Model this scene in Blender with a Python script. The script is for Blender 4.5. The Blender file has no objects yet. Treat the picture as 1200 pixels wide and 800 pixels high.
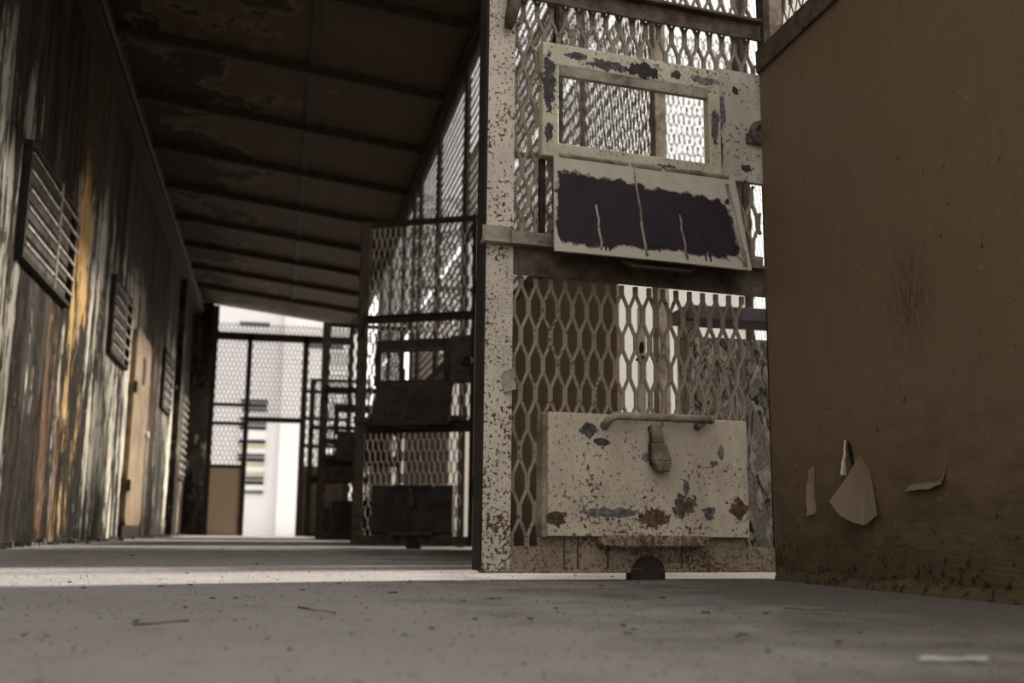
import bpy, math, random
from mathutils import Vector, Matrix
R = math.radians
rnd = random.Random(7)
scene = bpy.context.scene
COL = scene.collection
PI = math.pi

# ------------------------------------------------------------------ mesh builder
class MB:
    def __init__(self):
        self.v = []; self.f = []; self.m = []
    def add(self, vs, fs, mi=0):
        b = len(self.v)
        self.v.extend([tuple(p) for p in vs])
        for f in fs:
            self.f.append(tuple(b + i for i in f)); self.m.append(mi)
    def box(self, x0, x1, y0, y1, z0, z1, mi=0):
        vs = [(x0,y0,z0),(x1,y0,z0),(x1,y1,z0),(x0,y1,z0),(x0,y0,z1),(x1,y0,z1),(x1,y1,z1),(x0,y1,z1)]
        self.add(vs, [(0,3,2,1),(4,5,6,7),(0,1,5,4),(1,2,6,5),(2,3,7,6),(3,0,4,7)], mi)
    def hexa(self, a, b, mi=0):
        """a: four corners, b: the four opposite corners"""
        self.add(list(a)+list(b), [(0,3,2,1),(4,5,6,7),(0,1,5,4),(1,2,6,5),(2,3,7,6),(3,0,4,7)], mi)
    def bar(self, p, q, w, t, up=(0,1,0), mi=0):
        p = Vector(p); q = Vector(q); d = (q-p).normalized(); u = Vector(up)
        s = d.cross(u)
        if s.length < 1e-5: s = d.cross(Vector((1,0,0)))
        s.normalize(); n = s.cross(d).normalized()
        s *= w/2; n *= t/2
        self.hexa([p-s-n, p+s-n, p+s+n, p-s+n], [q-s-n, q+s-n, q+s+n, q-s+n], mi)
    def tube(self, pts, r, n=10, mi=0, cap=True):
        pts = [Vector(p) for p in pts]
        rs = r if isinstance(r, (list, tuple)) else [r]*len(pts)
        b = len(self.v); prev = None
        for i, p in enumerate(pts):
            if i == 0: d = pts[1]-p
            elif i == len(pts)-1: d = p-pts[i-1]
            else: d = (pts[i+1]-p).normalized()+(p-pts[i-1]).normalized()
            d.normalize()
            if prev is None:
                a = Vector((0,0,1)) if abs(d.z) < .9 else Vector((1,0,0))
                s = d.cross(a).normalized()
            else:
                s = (prev - d*prev.dot(d)).normalized()
            prev = s; t = d.cross(s)
            for k in range(n):
                an = 2*PI*k/n
                self.v.append(tuple(p + (s*math.cos(an)+t*math.sin(an))*rs[i]))
        for i in range(len(pts)-1):
            for k in range(n):
                k2 = (k+1) % n
                self.f.append((b+i*n+k, b+i*n+k2, b+(i+1)*n+k2, b+(i+1)*n+k)); self.m.append(mi)
        if cap:
            self.f.append(tuple(b+k for k in reversed(range(n)))); self.m.append(mi)
            e = b+(len(pts)-1)*n
            self.f.append(tuple(e+k for k in range(n))); self.m.append(mi)
    def prism(self, poly, fn, mi=0):
        """poly: 2-D outline; fn(a, b, side) -> 3-D point, side 0/1"""
        n = len(poly); vs = [fn(a,b,0) for a,b in poly]+[fn(a,b,1) for a,b in poly]
        fs = [tuple(range(n)), tuple(range(2*n-1, n-1, -1))]
        fs += [(i, n+i, n+(i+1)%n, (i+1)%n) for i in range(n)]
        self.add(vs, fs, mi)
    def build(self, name, mats, parent=None, bevel=0, smooth=False, loc=None):
        me = bpy.data.meshes.new(name)
        me.from_pydata(self.v, [], self.f)
        if not isinstance(mats, (list, tuple)): mats = [mats]
        for mt in mats: me.materials.append(mt)
        if len(mats) > 1: me.polygons.foreach_set('material_index', self.m)
        if smooth: me.polygons.foreach_set('use_smooth', [True]*len(me.polygons))
        me.update()
        o = bpy.data.objects.new(name, me); COL.objects.link(o)
        if parent: o.parent = parent
        if loc: o.location = loc
        if bevel:
            b = o.modifiers.new('Bevel', 'BEVEL'); b.width = bevel; b.segments = 2; b.limit_method = 'ANGLE'
        return o

def fix_normals(o):
    import bmesh
    bm = bmesh.new(); bm.from_mesh(o.data); bmesh.ops.recalc_face_normals(bm, faces=bm.faces); bm.to_mesh(o.data); bm.free()
    return o

def empty(name, loc, rz=0):
    o = bpy.data.objects.new(name, None); COL.objects.link(o)
    o.location = loc; o.rotation_euler = (0,0,rz); o.empty_display_size = .1
    return o
def tag(o, label=None, cat=None, group=None, kind=None):
    if label: o['label'] = label
    if cat: o['category'] = cat
    if group: o['group'] = group
    if kind: o['kind'] = kind
    return o
def children(o): return list(o.children)
def copy_tree(o, parent=None):
    c = o.copy(); COL.objects.link(c)
    c.parent = parent
    for ch in children(o): copy_tree(ch, c)
    return c

# ------------------------------------------------------------------ expanded-metal lattice
def clip(p, q, r):
    x0,x1,z0,z1 = r
    dx, dz = q[0]-p[0], q[1]-p[1]; t0, t1 = 0., 1.
    for a, b in ((-dx, p[0]-x0), (dx, x1-p[0]), (-dz, p[1]-z0), (dz, z1-p[1])):
        if abs(a) < 1e-12:
            if b < 0: return None
        else:
            t = b/a
            if a < 0: t0 = max(t0, t)
            else: t1 = min(t1, t)
    if t1-t0 < .03: return None
    return (p[0]+dx*t0, p[1]+dz*t0), (p[0]+dx*t1, p[1]+dz*t1)

def lattice(rects, fn, w=.041, rowh=.075, bond=.034, sw=.0068, bw=.0115, th=.0035, bth=None):
    """hexagonal expanded-metal mesh; fn(a, z, y) -> 3-D"""
    mb = MB()
    bth = bth or th
    def seg(p, q, wd, r, th=th):
        c = clip(p, q, r)
        if not c: return
        (ax, az), (bx, bz) = c
        dx, dz = bx-ax, bz-az; l = math.hypot(dx, dz)
        sx, sz = -dz/l*wd/2, dx/l*wd/2
        tl = .35*th        # strands of expanded metal lie at a twist
        A = [fn(ax-sx, az-sz, -th-tl), fn(ax+sx, az+sz, -th+tl), fn(ax+sx, az+sz, th+tl), fn(ax-sx, az-sz, th-tl)]
        B = [fn(bx-sx, bz-sz, -th-tl), fn(bx+sx, bz+sz, -th+tl), fn(bx+sx, bz+sz, th+tl), fn(bx-sx, bz-sz, th-tl)]
        b = len(mb.v); mb.v.extend(A+B)
        for f in ((0,1,5,4),(1,2,6,5),(2,3,7,6),(3,0,4,7)):
            mb.f.append(tuple(b+i for i in f)); mb.m.append(0)
    for r in rects:
        j0 = int(math.floor(r[2]/rowh))-1; j1 = int(math.ceil(r[3]/rowh))+1
        i0 = int(math.floor(r[0]/w))-1; i1 = int(math.ceil(r[1]/w))+1
        for j in range(j0, j1):
            for i in range(i0, i1+1):
                x = i*w+(j % 2)*w/2; z = j*rowh
                seg((x, z), (x, z+bond), bw, r, bth)
                seg((x, z+bond-.004), (x+w/2, z+rowh+.002), sw, r)
                seg((x, z+bond-.004), (x-w/2, z+rowh+.002), sw, r)
    return mb

# ------------------------------------------------------------------ materials
class NT:
    def __init__(self, name):
        self.mat = bpy.data.materials.new(name); self.mat.use_nodes = True
        self.t = self.mat.node_tree; self.t.nodes.clear()
        self.out = self.t.nodes.new('ShaderNodeOutputMaterial')
        self.bs = self.t.nodes.new('ShaderNodeBsdfPrincipled')
        self.t.links.new(self.bs.outputs[0], self.out.inputs[0])
        self.tc = self.t.nodes.new('ShaderNodeTexCoord')
    def n(self, typ, ins=None, **kw):
        nd = self.t.nodes.new(typ)
        for k, v in kw.items(): setattr(nd, k, v)
        for k, v in (ins or {}).items():
            if hasattr(v, 'is_output') or isinstance(v, bpy.types.NodeSocket): self.t.links.new(v, nd.inputs[k])
            else: nd.inputs[k].default_value = v
        return nd
    def co(self, scale=(1,1,1), loc=(0,0,0), src='Object'):
        return self.n('ShaderNodeMapping', {'Vector': self.tc.outputs[src], 'Scale': scale, 'Location': loc}).outputs[0]
    def noise(self, vec, scale, detail=4, rough=.6, dist=0):
        return self.n('ShaderNodeTexNoise', {'Vector': vec, 'Scale': scale, 'Detail': detail, 'Roughness': rough, 'Distortion': dist}).outputs[0]
    def ramp(self, fac, stops, interp='LINEAR'):
        r = self.n('ShaderNodeValToRGB', {'Fac': fac}); r.color_ramp.interpolation = interp
        e = r.color_ramp.elements
        while len(e) < len(stops): e.new(.5)
        for el, (p, c) in zip(e, stops):
            el.position = p; el.color = (c[0], c[1], c[2], 1) if isinstance(c, (tuple, list)) else (c, c, c, 1)
        return r.outputs[0]
    def mix(self, fac, a, b, mode='MIX'):
        nd = self.t.nodes.new('ShaderNodeMix'); nd.data_type = 'RGBA'; nd.blend_type = mode
        for idx, v in ((0, fac), (6, a), (7, b)):
            if isinstance(v, bpy.types.NodeSocket): self.t.links.new(v, nd.inputs[idx])
            elif idx == 0: nd.inputs[0].default_value = v
            else: nd.inputs[idx].default_value = (v[0], v[1], v[2], 1)
        return nd.outputs[2]
    def math(self, op, a, b=0., c=None):
        nd = self.t.nodes.new('ShaderNodeMath'); nd.operation = op
        for i, v in enumerate((a, b) if c is None else (a, b, c)):
            if isinstance(v, bpy.types.NodeSocket): self.t.links.new(v, nd.inputs[i])
            else: nd.inputs[i].default_value = v
        return nd.outputs[0]
    def sep(self, vec=None):
        return self.n('ShaderNodeSeparateXYZ', {0: vec or self.tc.outputs['Object']}).outputs
    def done(self, col, rough=.7, bump=None, strength=.3, dist=.01, metal=0., spec=.3):
        if isinstance(col, bpy.types.NodeSocket): self.t.links.new(col, self.bs.inputs['Base Color'])
        else: self.bs.inputs['Base Color'].default_value = (*col, 1)
        if isinstance(rough, bpy.types.NodeSocket): self.t.links.new(rough, self.bs.inputs['Roughness'])
        else: self.bs.inputs['Roughness'].default_value = rough
        self.bs.inputs['Metallic'].default_value = metal
        self.bs.inputs['Specular IOR Level'].default_value = spec
        if bump is not None:
            b = self.n('ShaderNodeBump', {'Strength': strength, 'Distance': dist, 'Height': bump})
            self.t.links.new(b.outputs[0], self.bs.inputs['Normal'])
        return self.mat

RUST = (.055,.022,.010); RUST2 = (.095,.048,.022); CREAM = (.47,.42,.35); PURPLE = (.055,.042,.062)

def mat_paint(name, base=CREAM, rust_amt=.5, low_rust=True, peel=(), soft=.035):
    n = NT(name); c = n.co()
    big = n.noise(c, 6, 5); sp = n.noise(c, 95, 4, .65); cl = n.noise(c, 9, 4)
    col = n.mix(n.ramp(big, [(.35, .0), (.7, 1.)]), [v*.86 for v in base], [min(1, v*1.08) for v in base])
    thr = n.math('ADD', sp, n.math('MULTIPLY', n.math('SUBTRACT', cl, .5), .45))
    if low_rust:
        z = n.sep()[2]
        k = n.n('ShaderNodeMapRange', {0: z, 1: .0, 2: .30, 3: .10, 4: 0.}).outputs[0]
        thr = n.math('ADD', thr, k)
    t0 = .72-.12*rust_amt
    rm = n.ramp(thr, [(t0, 0.), (t0+soft, 1.)])
    rcol = n.mix(n.noise(c, 40), RUST, RUST2)
    col = n.mix(rm, col, rcol)
    fs = n.ramp(n.math('ADD', n.noise(n.co((1,1,.8), (2,6,1)), 170, 3, .6), n.math('MULTIPLY', n.math('SUBTRACT', n.noise(c, 5, 3), .5), .35)), [(.685-.055*rust_amt, 0.), (.705-.055*rust_amt, 1.)])
    col = n.mix(n.math('MULTIPLY', fs, .85), col, (.045,.024,.014))
    gr = n.ramp(n.noise(n.co((1,1,.45), (8,3,2)), 11, 6, .7), [(.45, 0.), (.75, 1.)])
    col = n.mix(n.math('MULTIPLY', gr, .45), col, [v*.45 for v in base])
    hgt = n.math('MULTIPLY', rm, -1.)
    x, y, z = n.sep()
    for (px, pz, rx, rz, pc) in peel:
        dx = n.math('DIVIDE', n.math('SUBTRACT', x, px), rx); dz = n.math('DIVIDE', n.math('SUBTRACT', z, pz), rz)
        d = n.math('SQRT', n.math('ADD', n.math('MULTIPLY', dx, dx), n.math('MULTIPLY', dz, dz)))
        d = n.math('ADD', d, n.math('MULTIPLY', n.math('SUBTRACT', n.noise(c, 55, 4, .7), .5), 2.4))
        rim = n.ramp(d, [(.92, 0.), (.96, 1.), (1.06, 1.), (1.12, 0.)])
        m = n.ramp(d, [(.92, 1.), (.97, 0.)])
        pcol = n.mix(n.ramp(n.noise(c, 70, 5), [(.4, 0.), (.6, 1.)]), pc, [v*.35 for v in pc])
        col = n.mix(n.math('MULTIPLY', rim, .6), col, [min(1, v*1.35) for v in base])
        col = n.mix(m, col, pcol)
        hgt = n.math('SUBTRACT', hgt, m)
    hgt = n.math('ADD', hgt, n.math('MULTIPLY', n.noise(c, 200, 3), .3))
    return n.done(col, .62, hgt, .5, .003)

def mat_patchy(name, a, b, amount=.5, scale=14, rust=True):
    """two paint layers, the upper one worn through in patches"""
    n = NT(name); c = n.co()
    p = n.noise(c, scale, 6, .6, .4)
    m = n.ramp(p, [(1-amount-.012, 0.), (1-amount+.012, 1.)])
    col = n.mix(m, a, b)
    if rust:
        rm = n.ramp(n.noise(c, 60, 5, .7), [(.62, 0.), (.66, 1.)])
        col = n.mix(rm, col, RUST)
    col = n.mix(n.math('MULTIPLY', n.noise(c, 30), .5), col, [v*.6 for v in a])
    return n.done(col, .65, n.math('ADD', n.math('MULTIPLY', m, -.8), n.noise(c, 120)), .4, .003)

def mat_flap():
    n = NT('purple_hatch_paint'); c = n.co()
    x, y, z = n.sep()
    w = n.math('MULTIPLY', n.math('SUBTRACT', n.noise(c, 26, 5, .6), .5), .07)
    def ed(v, lo, hi):
        d = n.math('MINIMUM', n.math('SUBTRACT', v, lo), n.math('SUBTRACT', hi, v))
        return d
    xs = n.math('SUBTRACT', x, n.math('MULTIPLY', n.math('SUBTRACT', 1.101, z), .107))
    d1 = n.math('MINIMUM', n.math('SUBTRACT', .621, xs), n.math('SUBTRACT', x, .112))
    d2 = n.math('SUBTRACT', z, .838)
    d2 = n.math('MINIMUM', d2, n.math('SUBTRACT', n.math('ADD', n.math('MULTIPLY', x, .055), 1.020), z))
    d = n.math('ADD', n.math('MINIMUM', d1, d2), w)
    m = n.ramp(d, [(.001, 0.), (.006, 1.)])
    pur = n.mix(n.noise(n.co((3,3,.6)), 9, 5), (.017,.012,.0155), (.034,.026,.031))
    cr = n.mix(n.noise(c, 18, 5), (.28,.25,.20), (.42,.38,.31))
    col = n.mix(m, cr, pur)
    sm = n.ramp(n.noise(c, 70, 4), [(.66, 0.), (.7, 1.)])
    col = n.mix(n.math('MULTIPLY', sm, .8), col, RUST)
    return n.done(col, .6, n.math('ADD', m, n.math('MULTIPLY', n.noise(c, 150), .4)), .35, .003, spec=.05)

def mat_ruststeel(name, a=(.105,.085,.065), b=(.05,.03,.018), scale=18):
    n = NT(name); c = n.co()
    col = n.mix(n.ramp(n.noise(c, scale, 6, .7), [(.4, 0.), (.62, 1.)]), a, b)
    col = n.mix(n.ramp(n.noise(c, 90, 4), [(.64, 0.), (.68, 1.)]), col, RUST)
    return n.done(col, .75, n.noise(c, 110, 4), .35, .003, spec=.15)

def mat_plate():
    n = NT('brown_plate_paint'); c = n.co()
    col = n.mix(n.noise(c, 2.2, 5), (.128,.084,.050), (.163,.109,.065))
    x, y, z = n.sep()
    # dull scuff and vertical wash marks
    st = n.noise(n.co((1,14,1.2)), 2.4, 4)
    col = n.mix(n.math('MULTIPLY', n.ramp(st, [(.52, 0.), (.75, 1.)]), .35), col, (.10,.068,.04))
    sc = n.n('ShaderNodeVectorMath', {0: n.tc.outputs['Object'], 1: (0, 1.99-W_Y0+BAY, .62)}, operation='SUBTRACT').outputs[0]
    sc = n.n('ShaderNodeVectorMath', {0: sc, 1: (1, 9, 6)}, operation='MULTIPLY').outputs[0]
    ln = n.n('ShaderNodeVectorMath', {0: sc}, operation='LENGTH').outputs['Value']
    scm = n.math('MULTIPLY', n.ramp(ln, [(.0, 1.), (1., 0.)]), n.ramp(n.noise(n.co((1,30,6)), 4, 4), [(.4, 0.), (.6, 1.)]))
    col = n.mix(n.math('MULTIPLY', scm, .75), col, (.030,.022,.014))
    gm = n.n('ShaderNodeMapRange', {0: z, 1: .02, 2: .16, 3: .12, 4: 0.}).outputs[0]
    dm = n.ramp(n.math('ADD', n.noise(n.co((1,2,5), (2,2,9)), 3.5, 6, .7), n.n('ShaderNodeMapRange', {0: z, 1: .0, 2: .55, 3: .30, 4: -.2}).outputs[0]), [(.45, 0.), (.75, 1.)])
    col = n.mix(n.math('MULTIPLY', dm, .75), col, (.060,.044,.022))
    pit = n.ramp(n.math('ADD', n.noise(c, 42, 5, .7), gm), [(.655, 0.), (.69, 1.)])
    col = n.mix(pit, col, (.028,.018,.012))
    lt = n.ramp(n.noise(n.co((1,1,1), (3,5,7)), 55, 4), [(.675, 0.), (.70, 1.)])
    col = n.mix(n.math('MULTIPLY', lt, .7), col, (.26,.2,.13))
    hg = n.math('ADD', n.math('MULTIPLY', pit, -.7), n.math('ADD', n.math('ADD', n.math('MULTIPLY', n.noise(c, 9, 5, .65), 1.8), n.math('MULTIPLY', n.noise(n.co((1,2,16)), 4, 4), n.n('ShaderNodeMapRange', {0: z, 1: .05, 2: .5, 3: 1.4, 4: .2}).outputs[0])), n.math('MULTIPLY', n.noise(c, 130, 4), .35)))
    return n.done(col, .48, hg, .5, .005, spec=.22)

def mat_concrete():
    n = NT('dusty_concrete'); c = n.co()
    col = n.mix(n.noise(c, 1.7, 6, .65), (.22,.198,.186), (.38,.35,.332))
    col = n.mix(n.ramp(n.noise(c, 9, 6, .7), [(.55, 0.), (.8, 1.)]), col, (.17,.155,.145))
    dx = n.n('ShaderNodeMapRange', {0: n.sep()[0], 1: .0, 2: 1.25, 3: -.25, 4: .40}).outputs[0]
    floor_shade = n.ramp(n.math('ADD', n.noise(n.co((1,1,1), (6,1,3)), 3.2, 7, .72), dx), [(.40, 0.), (.72, 1.)])  # shade painted as mottled darkening towards the right side of the floor
    col = n.mix(n.math('MULTIPLY', floor_shade, .8), col, (.085,.070,.060))
    sp = n.ramp(n.noise(c, 70, 4, .7), [(.66, 0.), (.70, 1.)])
    col = n.mix(n.math('MULTIPLY', sp, .8), col, (.075,.06,.05))
    sp2 = n.ramp(n.noise(n.co((1,1,1), (4,2,1)), 210, 3), [(.66, 0.), (.72, 1.)])
    col = n.mix(n.math('MULTIPLY', sp2, .55), col, (.5,.49,.47))
    hg = n.math('ADD', n.math('MULTIPLY', n.noise(c, 35, 6, .7), 1.), n.math('MULTIPLY', n.noise(c, 240, 3), .4))
    return n.done(col, .85, hg, .8, .010, spec=.05)

def mat_streaky():
    n = NT('peeling_streaked_boards')
    x, y, z = n.sep()
    wob = n.noise(n.co((1, 1.5, .35), (4,4,4)), 2.2, 4)
    bd = n.math('ADD', n.math('MULTIPLY', y, 1.3), n.math('MULTIPLY', n.math('SUBTRACT', wob, .5), .9))
    idx = n.math('FLOOR', bd); fr = n.math('FRACT', bd)
    bk = (.030,.026,.021); br = (.080,.043,.023); oc = (.40,.25,.10); cr = (.42,.375,.30); gy = (.20,.18,.145); tn = (.22,.16,.10)
    seq = [gy,br,bk,cr,gy,br,cr,gy, gy,bk,br,oc,cr,gy,cr,cr, tn,bk,br,bk,gy,cr,bk,gy,br,bk,cr,bk,br]
    board = n.ramp(n.math('DIVIDE', n.math('ADD', idx, .5), 32.), [(q/32., c_) for q, c_ in enumerate(seq)], 'CONSTANT')
    a = n.noise(n.co((1, 1.15, .20)), 1.9, 8, .68, .5)
    b = n.noise(n.co((1, 4.2, .40), (3,1,2)), 1.9, 8, .72, .5)
    d = n.noise(n.co((1, 1.6, .7), (7,2,5)), 7, 7, .74)
    s = n.math('ADD', n.math('ADD', n.math('MULTIPLY', a, .46), n.math('MULTIPLY', b, .34)), n.math('MULTIPLY', d, .20))
    col = n.mix(n.ramp(b, [(.42, 0.), (.6, .30)]), board, (.19,.165,.125))
    col = n.mix(n.ramp(n.noise(n.co((1, 2.2, .3), (8,8,1)), 3, 7, .72), [(.56, 0.), (.585, .9)]), col, (.40,.36,.295))
    lo = n.n('ShaderNodeMapRange', {0: z, 1: .0, 2: 1.0, 3: .04, 4: 0.}).outputs[0]
    peel = n.ramp(n.math('ADD', s, lo), [(.494, 0.), (.508, 1.)])
    col = n.mix(peel, col, n.mix(n.ramp(d, [(.45, 0.), (.6, 1.)]), (.008,.0075,.007), (.030,.022,.014)))
    # eave shade put into the colour: brown-black top of the wall, ragged lower edge
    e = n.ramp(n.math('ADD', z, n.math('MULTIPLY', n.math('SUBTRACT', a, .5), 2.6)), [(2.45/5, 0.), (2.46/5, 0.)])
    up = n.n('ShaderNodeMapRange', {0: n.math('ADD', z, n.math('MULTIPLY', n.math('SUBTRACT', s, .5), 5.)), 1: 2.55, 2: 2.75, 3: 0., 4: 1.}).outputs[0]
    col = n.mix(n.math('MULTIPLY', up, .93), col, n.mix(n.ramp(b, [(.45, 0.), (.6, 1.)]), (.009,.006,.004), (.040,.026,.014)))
    seam = n.ramp(fr, [(0., 1.), (.03, 1.), (.06, 0.)])
    col = n.mix(n.math('MULTIPLY', seam, .8), col, (.008,.006,.005))
    hg = n.math('SUBTRACT', n.math('ADD', n.math('MULTIPLY', peel, -1.), n.math('MULTIPLY', d, .8)), n.math('MULTIPLY', seam, 1.5))
    return n.done(col, .9, hg, .7, .014, spec=.06)

def mat_ceiling():
    n = NT('peeling_roof_boards'); c = n.co()
    col = n.mix(n.noise(c, 1.3, 5), (.050,.036,.022), (.072,.054,.034))
    p = n.noise(n.co((1.0, 1.0, 1)), 1.5, 8, .66, .2)
    x = n.sep()[0]
    bias = n.n('ShaderNodeMapRange', {0: x, 1: -1.6, 2: .5, 3: .14, 4: -.17}).outputs[0]
    pp = n.math('ADD', p, bias)
    m = n.ramp(pp, [(.525, 0.), (.535, 1.)])
    rim = n.ramp(pp, [(.49, 0.), (.52, 1.), (.53, 1.), (.535, 0.)])
    col = n.mix(n.math('MULTIPLY', rim, .55), col, (.15,.12,.083))
    col = n.mix(m, col, n.mix(n.noise(c, 7, 5), (.014,.010,.007), (.05,.036,.024)))
    return n.done(col, .8, n.math('MULTIPLY', m, -1.), .5, .01, spec=.08)

def mat_bark():
    n = NT('cracked_grey_plaster')
    a = n.noise(n.co((1,1,.33)), 7, 6, .6, 1.2)
    b = n.noise(n.co((1,1,.5), (3,3,3)), 16, 6, .7, .8)
    ca = n.ramp(n.math('ABSOLUTE', n.math('SUBTRACT', a, .5)), [(.0, 1.), (.007, 1.), (.016, 0.)])
    cb = n.ramp(n.math('ABSOLUTE', n.math('SUBTRACT', b, .5)), [(.0, 1.), (.012, .7), (.02, 0.)])
    col = n.mix(n.ramp(b, [(.36, 0.), (.64, 1.)]), (.06,.052,.045), (.20,.18,.162))
    col = n.mix(n.ramp(a, [(.54, 0.), (.60, 1.)]), col, (.045,.037,.031))
    col = n.mix(n.math('MAXIMUM', ca, n.math('MULTIPLY', cb, .8)), col, (.010,.008,.007))
    return n.done(col, .85, n.math('SUBTRACT', n.math('MULTIPLY', b, .8), ca), .8, .012, spec=.1)

def mat_plain(name, a, b=None, scale=8, rough=.7, bump=.2):
    n = NT(name); c = n.co()
    b = b or [v*.8 for v in a]
    f = n.noise(c, scale, 5)
    return n.done(n.mix(f, a, b), rough, n.noise(c, scale*8, 4), bump, .004)

W_Y0 = 2.69
BAY = 4.27
M = {}
M['paint'] = mat_paint('chipped_cream_paint')
M['stile'] = mat_paint('speckled_cream_paint', (.52,.455,.375), 1.3)
M['rustbase'] = mat_paint('rusty_cream_paint', (.27,.21,.145), 1.25, soft=.14)
M['box'] = mat_paint('peeling_cream_box_paint', (.48,.405,.315), .80, True,
    [(.533,.372,.026,.018,(.10,.085,.092)), (.495,.345,.020,.012,(.10,.085,.092)), (.475,.168,.085,.012,(.17,.15,.155)), (.262,.190,.034,.034,(.12,.085,.06)),
     (.255,.235,.010,.028,(.14,.12,.12)), (.35,.155,.045,.024,(.13,.082,.052)), (.19,.172,.020,.018,(.13,.11,.12)), (.615,.150,.030,.020,(.085,.05,.03)), (.10,.18,.03,.03,(.12,.07,.045)), (.36,.31,.03,.012,(.25,.22,.18)), (.15,.33,.010,.022,(.2,.17,.14)), (.17,.30,.012,.008,(.2,.17,.14)), (.11,.30,.010,.010,(.55,.5,.42))])
M['frame'] = mat_paint('worn_hatch_frame_paint', (.43,.39,.29), .8, False,
    [(.638,1.30,.020,.085,(.055,.042,.047)), (.64,1.16,.012,.03,(.055,.042,.047)), (.56,1.385,.035,.012,(.06,.047,.05)), (.47,1.372,.075,.016,(.075,.05,.05)), (.36,1.375,.055,.022,(.022,.014,.012)), (.26,1.378,.016,.014,(.05,.035,.03)), (.17,1.375,.045,.012,(.16,.15,.14)), (.14,1.25,.014,.05,(.10,.085,.09)), (.30,1.105,.05,.008,(.10,.06,.04)), (.20,1.10,.03,.007,(.12,.10,.11))])
M['hplate'] = mat_paint('chipped_hinge_plate_paint', (.40,.36,.30), .9, False, [(.105,1.30,.012,.05,(.16,.14,.16)), (.112,1.18,.010,.05,(.10,.07,.06)), (.03,1.14,.02,.012,(.05,.03,.02)), (.06,1.37,.01,.012,(.05,.03,.02))])
M['flap'] = mat_flap()
M['mesh'] = mat_paint('mesh_cream_paint', (.215,.175,.125), .9, False)
M['rusty'] = mat_ruststeel('brown_rusted_steel')
M['ledge'] = mat_ruststeel('worn_beige_steel', (.30,.26,.21), (.12,.09,.065), 10)
M['dark'] = mat_ruststeel('dark_rusted_steel', (.030,.024,.019), (.018,.013,.010))
M['darkdoor'] = mat_ruststeel('shade_toned_door_paint', (.085,.066,.050), (.042,.030,.022))  # door paint darkened to carry the shade down the corridor
M['darkpanel'] = mat_ruststeel('shade_toned_hatch_paint', (.05,.041,.038), (.026,.021,.02), 9)
M['darkmesh'] = mat_ruststeel('dark_mesh_steel', (.11,.085,.062), (.06,.042,.03))
M['frontmesh'] = mat_ruststeel('weathered_mesh_steel', (.17,.14,.105), (.075,.055,.04))
M['plate'] = mat_plate()
M['concrete'] = mat_concrete()
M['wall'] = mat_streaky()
M['ceiling'] = mat_ceiling()
M['beam'] = mat_ruststeel('roof_beam_paint', (.045,.035,.026), (.026,.019,.014))
M['plaster'] = mat_bark()
M['white'] = mat_plain('chalky_white_paint', (.80,.77,.73), (.70,.67,.63), 5)
M['facade'] = mat_plain('white_render', (.52,.49,.485), (.56,.53,.525), .6)
M['facade_b'] = mat_plain('warm_white_render', (.58,.555,.54), (.54,.515,.50), .6)
M['ground'] = mat_plain('pale_yard_paving', (.42,.41,.40), (.5,.49,.47), 2)
M['yard'] = mat_plain('dark_yard_earth', (.10,.092,.08), (.07,.062,.05), 2)
M['tan'] = mat_plain('tan_sheet', (.40,.31,.205), (.33,.25,.16), 4)
M['black'] = mat_plain('black_recess', (.006,.005,.005))
M['shutter'] = mat_ruststeel('grey_shutter_board', (.022,.019,.016), (.07,.06,.05), 5)
M['ochre'] = mat_ruststeel('ochre_slat', (.40,.34,.20), (.30,.26,.2), 3)
M['slate'] = mat_ruststeel('slate_slat', (.10,.095,.10), (.06,.055,.06), 3)
M['purple'] = mat_ruststeel('purple_bunk_steel', (.06,.045,.062), (.03,.022,.028), 7)
M['twig'] = mat_plain('dry_twig', (.11,.085,.065), (.07,.052,.04), 30)
M['straw'] = mat_plain('pale_splinter', (.42,.39,.36), (.30,.28,.26), 30)
M['chip'] = mat_plain('dark_paint_chip', (.035,.028,.022), (.07,.055,.042), 40)
M['rubble'] = mat_plain('crumbled_plaster', (.10,.088,.075), (.04,.032,.026), 12)
M['doorskin'] = mat_ruststeel('faded_tan_door_paint', (.23,.17,.105), (.13,.09,.055), 3)
M['iron'] = mat_ruststeel('blackened_iron', (.022,.017,.014), (.04,.028,.02), 25)
M['flake_pale'] = mat_plain('pale_paint_underside', (.42,.37,.30), (.34,.29,.23), 12)
M['flake'] = mat_plain('peeled_paint_curl', (.18,.135,.092), (.14,.102,.067), 12)

# ------------------------------------------------------------------ camera
cd = bpy.data.cameras.new('camera'); cam = bpy.data.objects.new('camera', cd); COL.objects.link(cam)
cd.sensor_fit = 'HORIZONTAL'; cd.sensor_width = 36; cd.lens = 37.5
cam.matrix_world = Matrix.Translation((0,0,.118)) @ Matrix.Rotation(-R(12.26383), 4, 'Z') @ Matrix.Rotation(PI/2+R(10.10627), 4, 'X') @ Matrix.Rotation(.010, 4, 'Z')
cd.clip_start = .02; cd.clip_end = 300
cd.dof.use_dof = True; cd.dof.focus_distance = 2.55; cd.dof.aperture_fstop = 4.0
scene.camera = cam

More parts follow.
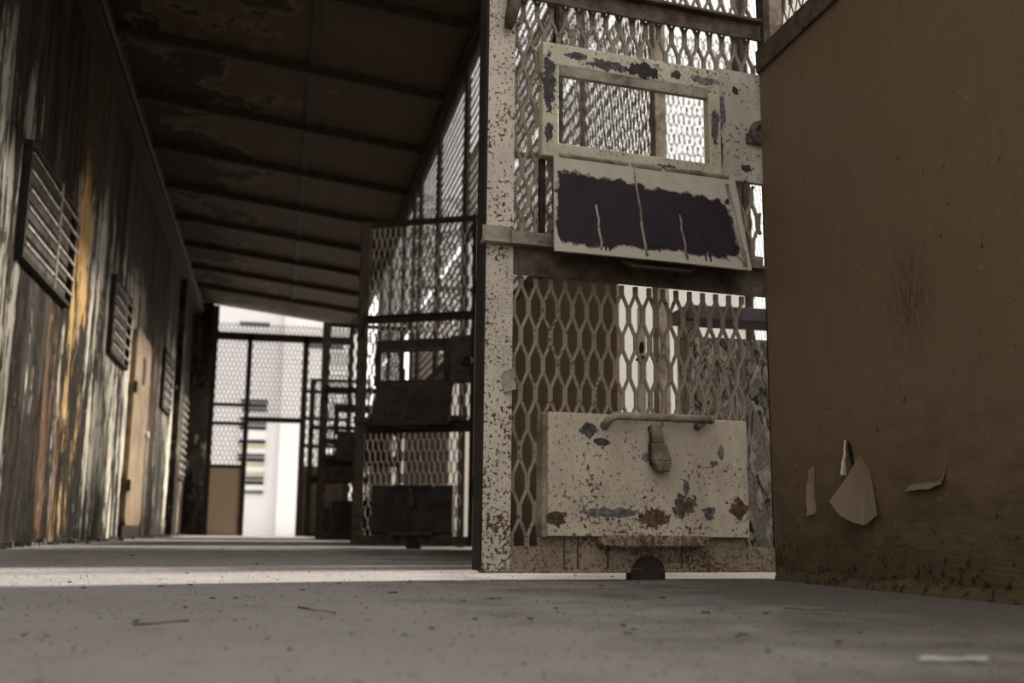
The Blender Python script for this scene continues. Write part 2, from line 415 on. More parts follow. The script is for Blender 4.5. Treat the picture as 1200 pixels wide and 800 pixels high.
# ------------------------------------------------------------------ setting
def struct(o): o['kind'] = 'structure'; return o
XL, XR, YF = -1.6, 1.3, 19.85
Y_BACK = -0.5
Y_ROOF = 1.6
m = MB(); m.box(XL-.2, 3.3, -2.2, YF+.25, -.15, 0); struct(m.build('floor', M['concrete']))
m = MB(); m.box(-60, 80, -40, 90, -.40, -.30); struct(m.build('ground', M['yard']))
m = MB(); m.box(-12, 12, YF+.3, 33, -.2999, -.16); struct(m.build('ground_paving', M['ground']))
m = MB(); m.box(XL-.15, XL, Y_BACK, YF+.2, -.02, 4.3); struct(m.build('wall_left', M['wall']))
def roofz(x): return 4.235-(x+1.6)*.1207
m = MB()
m.hexa([(XL-.15,Y_ROOF,roofz(XL-.15)),(1.43,Y_ROOF,roofz(1.43)),(1.43,YF+.15,roofz(1.43)),(XL-.15,YF+.15,roofz(XL-.15))],
       [(XL-.15,Y_ROOF,roofz(XL-.15)+.06),(1.43,Y_ROOF,roofz(1.43)+.06),(1.43,YF+.15,roofz(1.43)+.06),(XL-.15,YF+.15,roofz(XL-.15)+.06)])
struct(m.build('ceiling', M['ceiling']))
k = 1
y = 18.35
while y > Y_ROOF+.1:
    m = MB()
    a, b = XL+.0, 1.36
    m.hexa([(a,y-.035,roofz(a)-.085),(b,y-.035,roofz(b)-.085),(b,y+.035,roofz(b)-.085),(a,y+.035,roofz(a)-.085)],
           [(a,y-.035,roofz(a)+.005),(b,y-.035,roofz(b)+.005),(b,y+.035,roofz(b)+.005),(a,y+.035,roofz(a)+.005)])
    struct(m.build('trim_%d' % k, M['beam'])); k += 1
    y -= 1.37
m = MB(); m.box(.105, .165, Y_ROOF, YF, roofz(.16)-.022, roofz(.1)+.003); struct(m.build('trim_%d' % k, M['beam'])); k += 1
m = MB(); m.box(1.27, 1.36, Y_ROOF, YF+.1, roofz(1.36)-.125, roofz(1.36)+.01); struct(m.build('trim_%d' % k, M['beam'])); k += 1
m = MB(); m.box(XL-.01, XL+.13, Y_ROOF, YF+.1, roofz(XL)-.30, roofz(XL)-.005); struct(m.build('trim_%d' % k, M['beam'])); k += 1
# dark timber pilasters where the left wall meets the end screen
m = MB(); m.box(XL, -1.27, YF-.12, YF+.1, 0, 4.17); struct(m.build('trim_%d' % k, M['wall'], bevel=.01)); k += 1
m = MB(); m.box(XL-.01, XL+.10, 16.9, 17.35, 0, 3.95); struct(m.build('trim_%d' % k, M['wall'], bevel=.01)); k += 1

# ------------------------------------------------------------------ cell doors
def make_door(mats, name='cell_door'):
    root = empty(name, (0,0,0))
    F = lambda a, z, y: (a, y-.022, z)
    top = 2.275
    def P(nm, mb, mt, parent=None, bevel=0, smooth=False): return mb.build(nm, mt, parent or root, bevel, smooth)
    # stiles and rails: angle iron
    m = MB(); m.box(.727,.800,-.006,0,.024,top); st = P('stile', m, mats['stile'])
    m = MB(); m.box(.8001,.806,-.062,-.001,.024,top); P('stile_flange', m, mats['dark'], st)  # dark colour stands in for shade on this side face
    m = MB(); m.box(-.060,-.028,-.006,0,.024,top); m.box(-.062,-.055,-.05,.0005,.024,top); P('stile', m, mats['dark'])
    m = MB(); m.box(-.055,.794,-.007,-.001,.024,.083); m.box(-.055,.794,-.05,-.001,.018,.0235); m.box(.070,.655,-.006,.0005,.0835,.1085); P('bottom_rail', m, mats['base'])
    m = MB(); m.box(-.055,.794,-.008,-.001,.772,.853); P('middle_rail', m, mats['rail'])
    m = MB(); m.box(-.012,.815,-.004,.030,.845,.853); m.box(-.012,.735,.0,.012,.853,.884); m.box(.735,.812,.001,.006,.853,.893); P('ledge', m, mats['ledge'])
    m = MB(); m.box(-.028,.735,.004,.034,1.583,1.592); m.box(-.028,.735,.002,.010,1.535,1.5835); P('upper_rail', m, mats['rail2'], bevel=.002)
    m = MB(); m.box(-.055,.794,-.008,-.001,2.23,top); P('top_rail', m, mats['rail'])
    # mesh
    lat = lattice([(.04,.727,.083,.772)], F); P('lower_mesh', lat, mats['mesh'])
    lat = lattice([(.650,.727,.80,1.40),(-.028,.650,1.40,2.23),(.650,.727,1.40,2.23),(-.028,.650,.80,1.10)], F)
    P('upper_mesh', lat, mats['mesh'])
    # hatch window frame
    fr = empty_part = None
    m = MB()
    x0,x1,z0,z1 = .120,.658,1.092,1.413; a0,a1,b0,b1 = .158,.610,1.132,1.350
    yb, yf = -.006, .026
    O = [(x0,z0),(x1,z0),(x1,z1),(x0,z1)]; I = [(a0,b0),(a1,b0),(a1,b1),(a0,b1)]
    vs = [(x,yf,z) for x,z in O]+[(x,yf,z) for x,z in I]+[(x,yb,z) for x,z in O]+[(x,yb,z) for x,z in I]
    fs = []
    for i in range(4):
        j = (i+1) % 4
        fs += [(i,j,4+j,4+i),(8+j,8+i,12+i,12+j),(i,8+i,8+j,j),(4+i,4+j,12+j,12+i)]
    m.add(vs, fs); frame = P('hatch_frame', m, mats['frame'], bevel=.004)
    m = MB(); m.box(a0-.001,a1+.001,yf-.018,yf-.002,b1-.026,b1+.002)
    P('inner_lintel', m, mats['paint2'], frame)
    m = MB(); m.box(-.030,.119,-.010,.008,1.099,1.430); P('hinge_plate', m, mats['hplate'], bevel=.002)
    m = MB(); m.box(-.058,-.0305,-.012,.006,1.099,1.430); P('hinge_plate_edge', m, mats['dark'])
    # lug ring on the plate
    m = MB(); m.tube([(-.012+.028*math.cos(t),.022,1.245+.028*math.sin(t)) for t in [2*PI*i/18 for i in range(18)]]+[(.016,.022,1.245)], .010, 8)
    m.box(-.010,.030,.006,.020,1.213,1.243); P('lug', m, mats['rust'], smooth=False)
    # hatch flap hanging open
    T = [(.080,.018,1.101),(.624,.018,1.101)]; Bt = [(.086,.103,.812),(.655,.103,.812)]
    nrm = Vector((0, .288, .085)).normalized()*.006
    m = MB()
    nx, nz = 14, 8; gv = []
    for s in (0,1):
        for j in range(nz+1):
            for i in range(nx+1):
                t = j/nz; u = i/nx
                p = Vector(T[0]).lerp(Vector(T[1]), u).lerp(Vector(Bt[0]).lerp(Vector(Bt[1]), u), t)
                p = p + nrm*(1 if s == 0 else 0) + Vector((0, .006*math.sin(PI*u)*t, 0))
                gv.append(p)
    fs = []; N = (nx+1)*(nz+1)
    for j in range(nz):
        for i in range(nx):
            a = j*(nx+1)+i; b = a+nx+1
            fs.append((a,b,b+1,a+1)); fs.append((N+a,N+a+1,N+b+1,N+b))
    for i in range(nx):
        fs.append((i,i+1,N+i+1,N+i)); a = nz*(nx+1)+i; fs.append((a,N+a,N+a+1,a+1))
    for j in range(nz):
        a = j*(nx+1); b = a+nx+1; fs.append((a,N+a,N+b,b)); a += nx; b += nx; fs.append((a,b,N+b,N+a))
    m.add(gv, fs); flap = P('hatch_flap', m, mats['flap'])
    def onflap(u, t, off=.0065):
        p = Vector(T[0]).lerp(Vector(T[1]), u).lerp(Vector(Bt[0]).lerp(Vector(Bt[1]), u), t)
        return p + nrm.normalized()*off + Vector((0,.006*math.sin(PI*u)*t,0))
    # old paint runs down the flap
    for u0, u1, t0, t1, w in ((.575,.555,.02,.97,.0065),(.79,.775,.50,.95,.006),(.355,.345,.50,.96,.006),(.055,.035,.10,.97,.011)):
        m = MB(); pts = [onflap(u0+(u1-u0)*i/6+.004*math.sin(i*2.1+u0*9), t0+(t1-t0)*i/6) for i in range(7)]
        m.tube(pts, [w*.45+w*.2*i/6 for i in range(7)], 6); P('paint_run', m, mats['cream'], flap, smooth=True)
    for u in (.22,.245,.735,.755):
        m = MB(); m.bar(onflap(u,.88,.007), onflap(u,.955,.007), .004, .002, up=nrm); P('slot', m, mats['black'], flap)
    m = MB(); m.bar(onflap(.43,.84,.0068), onflap(.55,.845,.0068), .016, .0015, up=nrm); P('scorch_mark', m, mats['black'], flap)
    m = MB(); m.tube([(.46,.085,.812),(.43,.10,.795),(.27,.10,.795),(.235,.085,.812)], .006, 8); P('pull_handle', m, mats['iron'], flap)
    m = MB(); m.tube([(.10,.024,1.098),(.30,.024,1.098)], .007, 8); m.tube([(.31,.024,1.098),(.40,.024,1.098)], .0085, 8); m.tube([(.41,.024,1.098),(.61,.024,1.098)], .007, 8)
    P('hinge_barrel', m, mats['paint2'])
    m = MB(); m.box(.638,.652,-.02,-.002,.885,1.095); P('guide_bar', m, mats['dark'])
    m = MB(); m.box(.105,.119,-.02,-.002,.885,1.095); P('guide_bar', m, mats['dark'])
    # lower food box
    m = MB(); m.box(.0685,.640,-.018,.032,.108,.4165); fb = P('slot_box', m, mats['box'], bevel=.003)
    m = MB(); m.box(.6405,.652,-.018,.022,.106,.416); P('side_flange', m, mats['paint2'], fb)
    m = MB(); m.tube([(.490,.034,.385),(.482,.062,.404),(.470,.068,.4095),(.33,.068,.4115),(.20,.068,.4115)], .0105, 12); m.tube([(.1995,.068,.4115),(.193,.068,.4115)], .0125, 12)
    m.tube([(.222,.034,.395),(.222,.066,.402)], .010, 8)
    P('bolt_bar', m, mats['paint2'], fb, smooth=True)
    m = MB()
    # hasp and padlock-like body hanging from the bar
    def ring(cx, cy, z, hx, hy): return [(cx-hx,cy-hy,z),(cx+hx,cy-hy,z),(cx+hx,cy+hy,z),(cx-hx,cy+hy,z)]
    m.hexa(ring(.352,.060,.345,.017,.013), ring(.356,.062,.392,.013,.011))
    m.hexa(ring(.345,.064,.300,.026,.016), ring(.352,.060,.3448,.020,.015))
    m.hexa(ring(.338,.062,.272,.015,.013), ring(.345,.064,.2998,.026,.016))
    P('lock_body', m, mats['lock'], fb, bevel=.003)
    m = MB(); m.tube([(.356,.034,.385),(.362,.058,.365),(.366,.062,.330),(.362,.055,.290)], .009, 8); P('hasp', m, mats['iron'], fb, smooth=True)
    m = MB(); m.box(.205,.503,-.001,.050,.088,.106); m.box(.203,.505,.0505,.056,.086,.112); P('tray_lip', m, mats['base'], bevel=.002)
    for xx in (.585,.548,.465,.255):
        m = MB(); m.box(xx-.002,xx+.002,.0,.003,.028,.104); P('weld_seam', m, mats['rust'])
    m = MB(); m.box(.305,.400,-.03,.004,.0,.026)
    pts = [(.352+.042*math.cos(t), .030+.030*math.sin(t)) for t in [PI*i/10 for i in range(11)]]
    m.prism(pts, lambda a, b, s: (a, .008 if s else -.03, b)); P('drop_bolt', m, mats['iron'])
    # hook hung at the top of the free stile
    m = MB(); m.tube([(.735,.012,1.60),(.738,.026,1.56),(.742,.030,1.50),(.750,.024,1.455),(.752,.012,1.436)], [.016,.020,.019,.016,.010], 10); P('hook', m, mats['rust'], smooth=True)
    # torn flake of paint on the free stile
    m = MB(); m.hexa([(.735,.001,.520),(.757,.001,.505),(.752,.001,.470),(.735,.001,.485)], [(.727,.016,.524),(.751,.006,.515),(.750,.008,.462),(.722,.022,.470)]); P('paint_flake', m, mats['cream'])
    # hinge knuckles
    for z in (.35, 1.70):
        m = MB(); m.tube([(-.070,-.0,z),(-.070,-.0,z+.12)], .010, 10); P('hinge', m, mats['dark'])
    return root
near = dict(stile=M['stile'], base=M['rustbase'], rail=M['rusty'], rail2=M['rusty'], ledge=M['ledge'], mesh=M['mesh'], frame=M['frame'], rust=M['rusty'], paint=M['paint'], hplate=M['hplate'],
            dark=M['dark'], flap=M['flap'], cream=M['ledge'], black=M['black'], iron=M['iron'], box=M['box'], lock=M['ledge'], paint2=M['ledge'])
d1 = make_door(near)
tag(d1, 'nearest cell door, cream mesh with rust, purple hatch flap and peeling lower box', 'cell door', 'open cell doors along the corridor')
d1.location = (1.29,2.70,0); d1.rotation_euler.z = R(187)
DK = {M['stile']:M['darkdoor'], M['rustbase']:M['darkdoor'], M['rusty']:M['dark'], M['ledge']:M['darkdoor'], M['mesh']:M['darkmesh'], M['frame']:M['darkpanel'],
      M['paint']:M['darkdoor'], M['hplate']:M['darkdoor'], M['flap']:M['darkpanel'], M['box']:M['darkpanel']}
dark_meshes = {}
for loc, ang, lab in (((1.215,7.03,0), 152, 'second open cell door down the corridor, toned dark for shade, with square hatch opening'),
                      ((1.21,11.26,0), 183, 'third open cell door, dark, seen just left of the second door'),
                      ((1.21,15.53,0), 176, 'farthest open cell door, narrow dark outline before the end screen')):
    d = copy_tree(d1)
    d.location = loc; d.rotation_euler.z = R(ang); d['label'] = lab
    # corridor shade is put into the darker colours of these doors: own mesh data
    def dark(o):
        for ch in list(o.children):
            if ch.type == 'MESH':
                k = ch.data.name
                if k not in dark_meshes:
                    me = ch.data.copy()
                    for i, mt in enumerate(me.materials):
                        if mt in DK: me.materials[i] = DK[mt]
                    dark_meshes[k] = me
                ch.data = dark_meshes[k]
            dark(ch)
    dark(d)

# ------------------------------------------------------------------ cell fronts along the right side
LG = lambda a, z, y: (y, a, z)
lat_front = lattice([(.93,BAY-.08,1.484,2.285),(-.03,BAY-.08,2.345,3.70)], LG, w=.041, rowh=.075, bond=.034, sw=.0055, bw=.012, th=.0005, bth=.0028)
me_front = None
def cell_front(k, label, plate0=1.28):
    global me_front
    t = empty('cell_front', (XR, W_Y0+BAY*k, 0)); tag(t, label, 'cell front', 'cell fronts on the right side')
    def P(nm, mb, mt, bevel=0, lb=None):
        o = mb.build(nm, mt, t, bevel)
        if lb: o['label'] = lb
        return o
    for i, yy in enumerate((.0, .90, 2.38, 3.68)):
        dy = -.055 if i == 0 else 0; w2 = .02 if i == 0 else .03
        m = MB(); m.box(.010,.055,yy+dy-w2,yy+dy+w2,0 if i < 2 else 1.46,3.75); P('post', m, M['ledge'] if (k == 0 and i < 2) else M['dark'], .003)
    m = MB(); m.box(.010,.05,-.034,.869,2.285,2.345); P('head_rail', m, M['dark'], .003)
    m = MB(); m.box(.0,.05,-.034,BAY-.077,3.70,3.76); P('eaves_rail', m, M['dark'], .003)
    m = MB(); m.box(-.014,-.002,plate0,BAY-.03,.0,1.43); pl = P('steel_plate', m, M['plate'], .002)
    m = MB(); m.box(-.024,-.0145,plate0,BAY-.03,1.415,1.475); m.box(-.024,-.001,plate0,BAY-.03,1.4755,1.483); P('plate_angle', m, M['rusty'], .002)
    m = MB()
    o = None
    if me_front is None:
        o = lat_front.build('mesh_screen', M['frontmesh'], t); o.location = (.03,0,0); me_front = o.data
    else:
        o = bpy.data.objects.new('mesh_screen', me_front); COL.objects.link(o); o.parent = t; o.location = (.03,0,0)
    return t, pl
fr0, pl0 = cell_front(-1, 'big brown steel plate wall at right edge, nearest the camera', .0)
wr, _ = cell_front(-2, 'unseen brown plate wall added behind the camera on the right for shade', .0)
wr.name = 'added_shade_wall'; wr['kind'] = 'structure'  # unseen bay, doorway plated over, added to shade the right of the floor
for kk in ('label', 'category', 'group'): del wr[kk]
cell_front(0, 'mesh and brown plate cell front between nearest and second open doors')
cell_front(1, 'mesh and brown plate cell front between second and third open doors')
cell_front(2, 'mesh cell front between third and farthest open doors')
fr0.location.x = 1.309
# the nearest plate: foot lip, peeling curls, torn slit
def curl(pts_fn, nu, nv, name, mt, lb):
    m = MB(); gv = []
    for s in (0,1):
        for j in range(nv+1):
            for i in range(nu+1):
                gv.append(Vector(pts_fn(i/nu, j/nv)) + Vector((-.0012*s,0,0)))
    fs = []; N = (nu+1)*(nv+1)
    for j in range(nv):
        for i in range(nu):
            a = j*(nu+1)+i; b = a+nu+1
            fs += [(a,a+1,b+1,b),(N+a,N+b,N+b+1,N+a+1)]
    for i in range(nu):
        fs.append((i,N+i,N+i+1,i+1)); a = nv*(nu+1)+i; fs.append((a,a+1,N+a+1,N+a))
    for j in range(nv):
        a = j*(nu+1); b = a+nu+1; fs.append((a,b,N+b,N+a)); a += nu; b += nu; fs.append((a,N+a,N+b,b))
    m.add(gv, fs); o = m.build(name, mt, pl0, smooth=False); o['label'] = lb; return o
OY = -(W_Y0-BAY)     # world Y -> bay-local
def wig(t, s): return math.sin(t*7.3+s)*.5+math.sin(t*17.1+s*2)*.3
def c1(u, v):        # wide curl hanging forward, lower left edge free
    top = 2.215+(-.040)*u; y = top+(2.280-2.215)*v*(1-u)+(-.045)*v*u+.006*wig(u, 1)*v
    z = .300-.035*u-(.105+.035*math.sin(PI*u))*v + .006*wig(u*1.4, 3)*v
    return (-.016-.040*(v**1.6)*(1-.75*u), y+OY, z)
curl(c1, 10, 8, 'paint_curl', M['flake'], 'large peeled curl of brown paint')
m = MB(); m.prism([(2.262,.335),(2.258,.300),(2.246,.268),(2.236,.262),(2.240,.300),(2.250,.325)], lambda a, b, s: (-.0142 if s else -.0155, a+OY, b)); o = fix_normals(m.build('bare_patch', M['black'], pl0)); o['label'] = 'dark torn slit above the curl'
def c0(u, v):
    return (-.016-.020*math.sin(PI*u*.7)*(.3+.7*v), 2.272-.014*u+.004*wig(v,2)+OY, .335-.080*v)
curl(c0, 4, 8, 'paint_curl', M['flake_pale'], 'thin pale curl beside the slit')
def c2(u, v):
    return (-.016-.016*(u**1.5)*(.35+.65*v), 2.425+.018*u+.005*wig(v,4)+OY, .285-.115*v-.012*u*wig(v,1))
curl(c2, 6, 8, 'paint_curl', M['flake'], 'small peeled flake nearest the door')
def c3(u, v):
    return (-.016-.014*(v**1.5), 2.02-.13*u+OY, .222+.010*u*u+.03*max(0,u-.85)*6*(1-v)-.014*v+.003*wig(u,6))
curl(c3, 12, 4, 'paint_curl', M['flake'], 'long thin lifted paint edge')
m = MB()
N = 60
for i in range(N):
    y0 = -1.35+(W_Y0-.05+1.35)*i/N; y1 = -1.35+(W_Y0-.05+1.35)*(i+1)/N
    d0 = .012+.010*abs(wig(y0*2.1,1)); d1_ = .012+.010*abs(wig(y1*2.1,1)); h0 = .020+.012*abs(wig(y0*1.7,4)); h1 = .020+.012*abs(wig(y1*1.7,4))
    m.hexa([(-.0145-d0,y0+OY,0),(-.0141,y0+OY,0),(-.0141,y0+OY,h0),(-.0145-d0*.4,y0+OY,h0)], [(-.0145-d1_,y1+OY,0),(-.0141,y1+OY,0),(-.0141,y1+OY,h1),(-.0145-d1_*.4,y1+OY,h1)])
m.build('foot_lip', M['plate'], fr0)

# ------------------------------------------------------------------ cells behind: partitions, rear screens, bunk
lat_rear = lattice([(.05,BAY-.05,.05,6.93)], LG, w=.050, rowh=.085, bond=.036, sw=.0100, bw=.015, th=.0006, bth=.0019)
me_rear = None
ords = ['nearest', 'second', 'third', 'farthest']
for k in range(4):
    t = empty('rear_screen', (3.22, W_Y0+BAY*k, 0)); tag(t, 'outer mesh screen at the back of the cell with the %s open door' % ords[k], 'mesh screen', 'outer screens behind the cells')
    for yy in (0,):
        m = MB(); m.box(0,.06,yy-.03,yy+.03,0,7.0); m.build('post', M['dark'], t, .003)
    m = MB(); m.box(.0,.05,.033,BAY-.033,6.94,7.0); m.build('top_rail', M['dark'], t)
    if me_rear is None:
        o = lat_rear.build('mesh_screen', M['frontmesh'], t); o.location = (.03,0,0); me_rear = o.data
    else:
        o = bpy.data.objects.new('mesh_screen', me_rear); COL.objects.link(o); o.parent = t; o.location = (.03,0,0)
LP = lambda a, z, y: (a, y, z)
for k in range(5):
    nm = ['behind the hinge of the nearest open door', 'behind the second open door', 'behind the third open door', 'behind the farthest open door', 'beside the end screen'][k]
    t = empty('cell_partition', (1.37, W_Y0+BAY*k+(.0 if k else -.0), 0)); tag(t, 'white cell partition, %s' % nm, 'partition', 'partitions between the cells')
    m = MB(); m.box(0,1.84,-.02,.02,0,1.95); m.build('panel', M['white'], t)
    m = MB(); m.box(0,1.84,-.025,.025,1.951,2.0); m.build('rail', M['white'], t)
    if k in (1, 2):
        m = MB(); m.box(0,1.84,-.015,.015,2.70,2.735); m.build('rail', M['rusty'], t)
        lattice([(0,1.84,2.001,2.699),(0,1.84,2.736,3.75)], lambda a, z, y: (a, y, z), sw=.0062, bw=.0105, th=.001).build('mesh_screen', M['frontmesh'], t)
        m = MB(); m.box(1.80,1.84,-.02,.02,2.001,3.78); m.build('post', M['dark'], t)
# cracked block and steel bunk slab inside the nearest cell
t = empty('bunk', (2.0, 3.95, 0)); tag(t, 'cracked grey plaster bunk block with dark purple slab, seen through nearest door', 'bunk')
m = MB(); m.box(-.45,.85,-.06,.06,0,.885); m.build('base_wall', M['plaster'], t, .012)
m = MB(); m.box(-.46,.9,-.09,.09,.950,1.005); m.build('slab', M['purple'], t, .005)
for xx in (-.42,.40,.8):
    m = MB(); m.box(xx-.03,xx+.03,-.04,.04,.885,.950); m.build('support', M['plaster'], t)
# lock plate on the jamb of the nearest doorway
t = empty('lock_plate', (XR-.0095, W_Y0+1.01, 0)); tag(t, 'pale lock plate with round keyhole beside the nearest doorway jamb', 'lock plate')
m = MB(); m.box(.0,.008,-.052,.035,.0,.95); m.build('plate', M['white'], t, .002)
m = MB(); m.tube([(-.004,-.02,.79),(.0,-.02,.79)], .022, 14); m.build('keyhole', M['black'], t)
m = MB(); m.box(-.012,.0,-.045,.02,.745,.755); m.build('bolt_stop', M['iron'], t)

# ------------------------------------------------------------------ end screen
t = empty('end_screen', (0, YF, 0)); tag(t, 'mesh screen with open doorway closing the far end of the corridor', 'mesh screen')
for x0, x1, zt in ((-1.27,-1.17,4.14),(-.64,-.55,3.66),(.36,.47,3.66),(1.20,1.29,3.86)):
    m = MB(); m.box(x0,x1,-.05,.05,0,zt); m.build('post', M['dark'], t, .005)
m = MB(); m.box(-1.17,1.20,-.05,.05,3.52,3.66); m.build('lintel', M['dark'], t, .005)
m = MB(); m.box(-.55,.36,-.04,.04,2.03,2.125); m.build('doorway_head', M['dark'], t, .004)
for z in (2.33, 1.99): m = MB(); m.box(-1.17,-.64,-.03,.03,z-.03,z+.03); m.build('rail', M['dark'], t)
for z in (2.62, 2.12, 1.62): m = MB(); m.box(.47,1.20,-.03,.03,z-.03,z+.03); m.build('rail', M['dark'], t)
m = MB(); m.box(-1.17,-.64,-.02,.02,1.19,1.25); m.build('sill_rail', M['dark'], t)
m = MB(); m.box(-1.17,-.64,-.012,.012,.0,1.19); m.build('lower_sheet', M['tan'], t)['label'] = 'tan solid sheet left of the doorway'
m = MB(); m.box(.47,1.20,-.012,.012,.0,1.25); m.build('lower_sheet', M['darkdoor'], t)['label'] = 'dark sheet right of the doorway'
for r in ((-1.17,-.64,1.25,3.52),(-.55,.36,2.125,3.52),(.47,1.20,1.25,3.52),(-1.17,1.20,3.66,3.85)):
    lattice([r], lambda a, z, y: (a,y,z), w=.075, rowh=.085, bond=.028, sw=.014, bw=.016).build('mesh_panel', M['darkmesh'], t)

# ------------------------------------------------------------------ left wall fittings
def grille(y0, y1, z0, z1, label, nb=6, tall=False):
    t = empty('window_grille', (XL, (y0+y1)/2, z0)); tag(t, label, 'barred window', 'barred windows on the left wall')
    w = (y1-y0)/2; hh = z1-z0
    m = MB(); m.box(.002,.010,-w,w,0,hh); m.build('shutter_board', M['shutter'], t)
    m = MB(); m.box(.001,.05,-w-.03,-w,-.03,hh+.03); m.box(.001,.05,w,w+.03,-.03,hh+.03); m.box(.001,.05,-w,w,-.03,0); m.box(.001,.05,-w,w,hh,hh+.03); m.build('frame', M['dark'], t, .004)
    for i in range(nb):
        z = hh*(i+.5)/nb
        m = MB(); m.box(.0505,.064,-w-.02,w+.02,z-.009,z+.009); m.build('bar', M['ledge'], t)
    for yy in (w*.1,):
        m = MB(); m.box(.0645,.074,yy-.012,yy+.012,-.03,hh+.03); m.build('upright', M['ledge'], t)
grille(6.72,8.22,1.74,2.42,'large barred window nearest on the left wall')
grille(10.30,11.45,1.74,2.42,'second barred window on the left wall, before the tan door')
grille(15.0,16.1,1.75,2.50,'third barred window on the left wall, beyond the tan door')
grille(18.0,19.1,.95,2.30,'tall barred opening at the far end of the left wall', 11)
# rounded tan door in the left wall
t = empty('solid_door', (XL, 12.62, 0)); tag(t, 'tan door with rounded corners and narrow slot in the left wall', 'door')
def rrect(w, z0, z1, r, n=6):
    pts = []
    for cx, cz, a0 in ((w-r,z0+r,-PI/2),(w-r,z1-r,0),(-w+r,z1-r,PI/2),(-w+r,z0+r,PI)):
        for i in range(n+1):
            a = a0+PI/2*i/n; pts.append((cx+r*math.cos(a), cz+r*math.sin(a)))
    return pts
m = MB(); m.prism(rrect(.66,.14,2.27,.13), lambda a, b, s: (.06 if s else .001, a, b)); fix_normals(m.build('leaf', M['doorskin'], t, .006))
m = MB(); m.box(.001,.045,-.70,.70,.0,.138); m.build('sill', M['dark'], t, .004)
m = MB(); m.box(.0602,.066,-.06,.16,1.72,2.02); m.build('slot', M['black'], t)
m = MB(); m.tube([(.06,.58,1.2),(.10,.58,1.2)], .035, 12); m.build('lock', M['white'], t)
m = MB(); m.box(.058,.09,-.70,-.62,.5,.62); m.box(.058,.09,-.70,-.62,1.55,1.67); m.build('hinge', M['iron'], t)
# conduit under the roof
m = MB(); m.tube([(XL+.16,Y_ROOF+.1,4.0),(XL+.16,6,3.99),(XL+.16,13,4.0),(XL+.16,YF-.2,3.99)], .014, 8)
tag(m.build('conduit', M['rusty']), 'thin pipe running along the top of the left wall', 'pipe')
# rubble at the foot of the left wall
m = MB(); r2 = random.Random(3)
for i in range(420):
    yy = r2.uniform(3.0, YF-.3)
    if 11.85 < yy < 13.40: continue
    s = r2.uniform(.006,.028)*(1 if r2.random() < .85 else 1.6); xx = XL+abs(r2.gauss(0,.07))+.004+s
    vs = []
    for sx in (-1,1):
        for sy in (-1,1):
            for sz in (0,1): vs.append((xx+sx*s*r2.uniform(.5,1), yy+sy*s*r2.uniform(.5,1.4), sz*s*r2.uniform(.5,1.1)-.001))
    m.add(vs, [(0,1,3,2),(4,6,7,5),(0,4,5,1),(2,3,7,6),(0,2,6,4),(1,5,7,3)])
tag(m.build('plaster_rubble', M['rubble']), 'crumbled plaster lying along the foot of the left wall', 'rubble', kind='stuff')

# ------------------------------------------------------------------ litter on the floor
def stick(p, q, w, h, name, mt, label, cat):
    m = MB(); p = Vector((*p,h/2+.0005)); q = Vector((*q,h/2+.0005)); d = q-p; s = Vector((-d.y,d.x,0)).normalized()
    n = 6; pts = [p+d*i/n+s*(.004*math.sin(i*1.7)) for i in range(n+1)]
    m.tube(pts, [h*.5*(.75+.25*math.sin(1+i)) for i in range(n+1)], 7); return tag(m.build(name, mt, smooth=True), label, cat)
stick((-.162,1.405),(-.104,1.465),.006,.0028,'twig',M['twig'],'thin dark twig on the floor at left, nearer the camera','twig')
stick((.041,1.695),(.092,1.571),.006,.0028,'twig',M['twig'],'short dark twig lying ahead of the nearest door, left of centre','twig')
stick((.596,.930),(.662,.925),.01,.007,'splinter',M['straw'],'pale blurred splinter on the floor at lower right','splinter')
stick((.80,1.62),(.87,1.56),.01,.003,'twig',M['twig'],'dark twig on the shaded floor in front of the brown plate','twig')
proto = None
def chip_mesh(seed):
    q = random.Random(seed); m = MB(); n = 7
    pts = [(math.cos(2*PI*i/n)*q.uniform(.5,1.2), math.sin(2*PI*i/n)*q.uniform(.35,.8)) for i in range(n)]
    vs = [(x,y,0) for x,y in pts]+[(x*.85,y*.85,q.uniform(.18,.5)) for x,y in pts]
    m.add(vs, [tuple(reversed(range(n))), tuple(range(n,2*n))]+[(i,(i+1)%n,n+(i+1)%n,n+i) for i in range(n)])
    return m
protos = [chip_mesh(s).build('floor_chip', M['chip']) for s in range(4)]
chip_i = 0
def chip(x, y, s, rz=None):
    global chip_i
    o = protos[chip_i] if chip_i < 4 else protos[chip_i % 4].copy()
    if chip_i >= 4: COL.objects.link(o)
    chip_i += 1
    o.location = (x, y, .0002); o.scale = (s, s, s*.7); o.rotation_euler.z = rnd.uniform(0,6) if rz is None else rz
    tag(o, 'small dark chip of paint lying on the concrete floor', 'paint chip', 'dark chips scattered on the floor')
for x, y, s in ((-.265,1.30,.0055),(-.36,2.28,.008),(.272,1.47,.007),(.348,1.47,.0075),(.226,2.09,.010),(.06,2.2,.008),(.44,1.30,.005),(.64,1.55,.010),(.55,1.22,.007),(.15,1.25,.006),(.02,1.12,.004),(-.1,1.95,.008),(.38,1.9,.008),(.70,1.9,.010),(.62,1.12,.007),(.5,1.05,.006)):
    chip(x, y, s)
for i in range(64):
    yy = 1.2+rnd.random()**1.5*6.0
    xl = max(-1.4, -.26*yy+.02); xh = min(1.05, .66*yy-.05)
    chip(rnd.uniform(xl, xh), yy, rnd.uniform(.0025,.007)*(1+.12*yy))

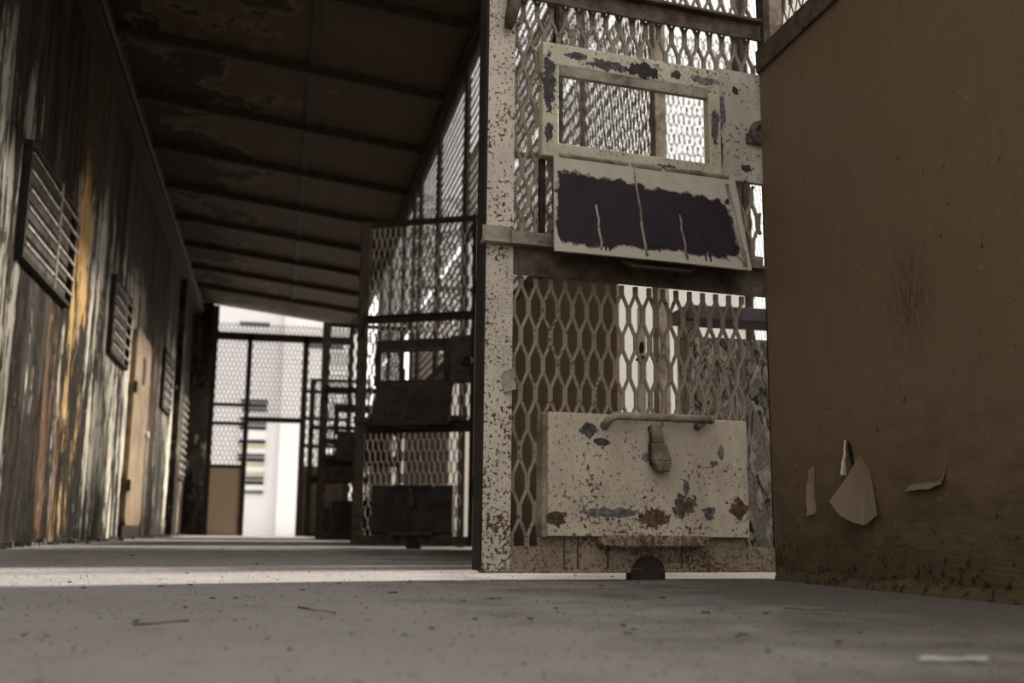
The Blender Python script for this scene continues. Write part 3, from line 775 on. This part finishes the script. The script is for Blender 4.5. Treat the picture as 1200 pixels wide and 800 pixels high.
m = MB(); r3 = random.Random(11)
for i in range(5200):
    yy = .75+r3.random()**1.7*9.5
    xl = max(-1.38, -.27*yy-.05); xh = min(1.25, .72*yy+.05)
    xx = r3.uniform(xl, xh)
    if any((xx-fx)**2+(yy-fy)**2 < .02 for fx, fy in ((.94,2.657),(.904,7.195))): continue
    sz = r3.uniform(.0007,.0022)*(1+.10*yy)
    a0 = r3.uniform(0,6); vs = [(xx+sz*math.cos(a0+2.1*q)*r3.uniform(.7,1.5), yy+sz*math.sin(a0+2.1*q)*r3.uniform(.7,1.5), -.0002) for q in range(3)]
    vs.append((xx, yy, sz*r3.uniform(.5,1.1)))
    m.add(vs, [(0,2,1),(0,1,3),(1,2,3),(2,0,3)], 0 if r3.random() < .88 else 1)
tag(m.build('grit', [M['chip'], M['rubble']]), 'loose grit and dust grains scattered over the concrete floor', 'grit', kind='stuff')

# ------------------------------------------------------------------ outside
t = empty('building', (0, 32, -.16)); tag(t, 'white building with louvred window seen through the far doorway', 'building')
m = MB(); m.box(-9,.02,0,6,0,13); m.build('wall', M['facade'], t)
m = MB(); m.box(.02,2.25,-.35,6,0,13); m.build('wing', M['facade_b'], t)
w = empty  # louvred opening
m = MB(); m.box(-1.16,-.36,-.04,.02,1.25,4.20); lw = m.build('window', M['facade_b'], t)
zz = 1.3; i = 0
cols = ['slate','facade','black','slate','ochre','facade','ochre','black','slate','facade','ochre','black','facade','facade','black','slate','black','facade','slate','black','slate','facade']
for i, cname in enumerate(cols):
    z0 = 1.28+i*.132
    if cname == 'facade': continue
    m = MB(); m.box(-1.14+(.0 if i % 3 else .06),-.38,-.075,-.04,z0,z0+.10); m.build('slat', M[cname], lw)
for x0, x1, z0, z1 in ((-1.35,-.42,5.75,5.98),(-1.30,-.42,6.2,6.32),(.75,1.75,5.55,5.8),(-1.3,-.4,9.0,9.6)):
    yb = -.35 if x0 > .02 else 0
    m = MB(); m.box(x0,x1,yb-.03,yb+.02,z0,z1); m.build('vent', M['slate'], t)
# ------------------------------------------------------------------ light
wd = bpy.data.worlds.new('world'); scene.world = wd; wd.use_nodes = True
nt = wd.node_tree; bg = nt.nodes['Background']
bg.inputs[0].default_value = (1.0,.985,.955,1); bg.inputs[1].default_value = 2.15
sd = bpy.data.lights.new('sun', 'SUN'); sd.energy = 21.0; sd.angle = R(9); sd.color = (1,.95,.88)
so = bpy.data.objects.new('sun', sd); COL.objects.link(so); so.location = (10,5,10)
dirv = Vector((-math.cos(R(28)), -.26, -math.sin(R(28))))
so.rotation_euler = dirv.to_track_quat('-Z', 'Y').to_euler()

scene.view_settings.view_transform = 'Standard'; scene.view_settings.look = 'None'
scene.view_settings.exposure = 0; scene.view_settings.gamma = 1; scene.view_settings.use_curve_mapping = False
scene.cycles.use_denoising = True
scene.cycles.max_bounces = 8; scene.cycles.diffuse_bounces = 5
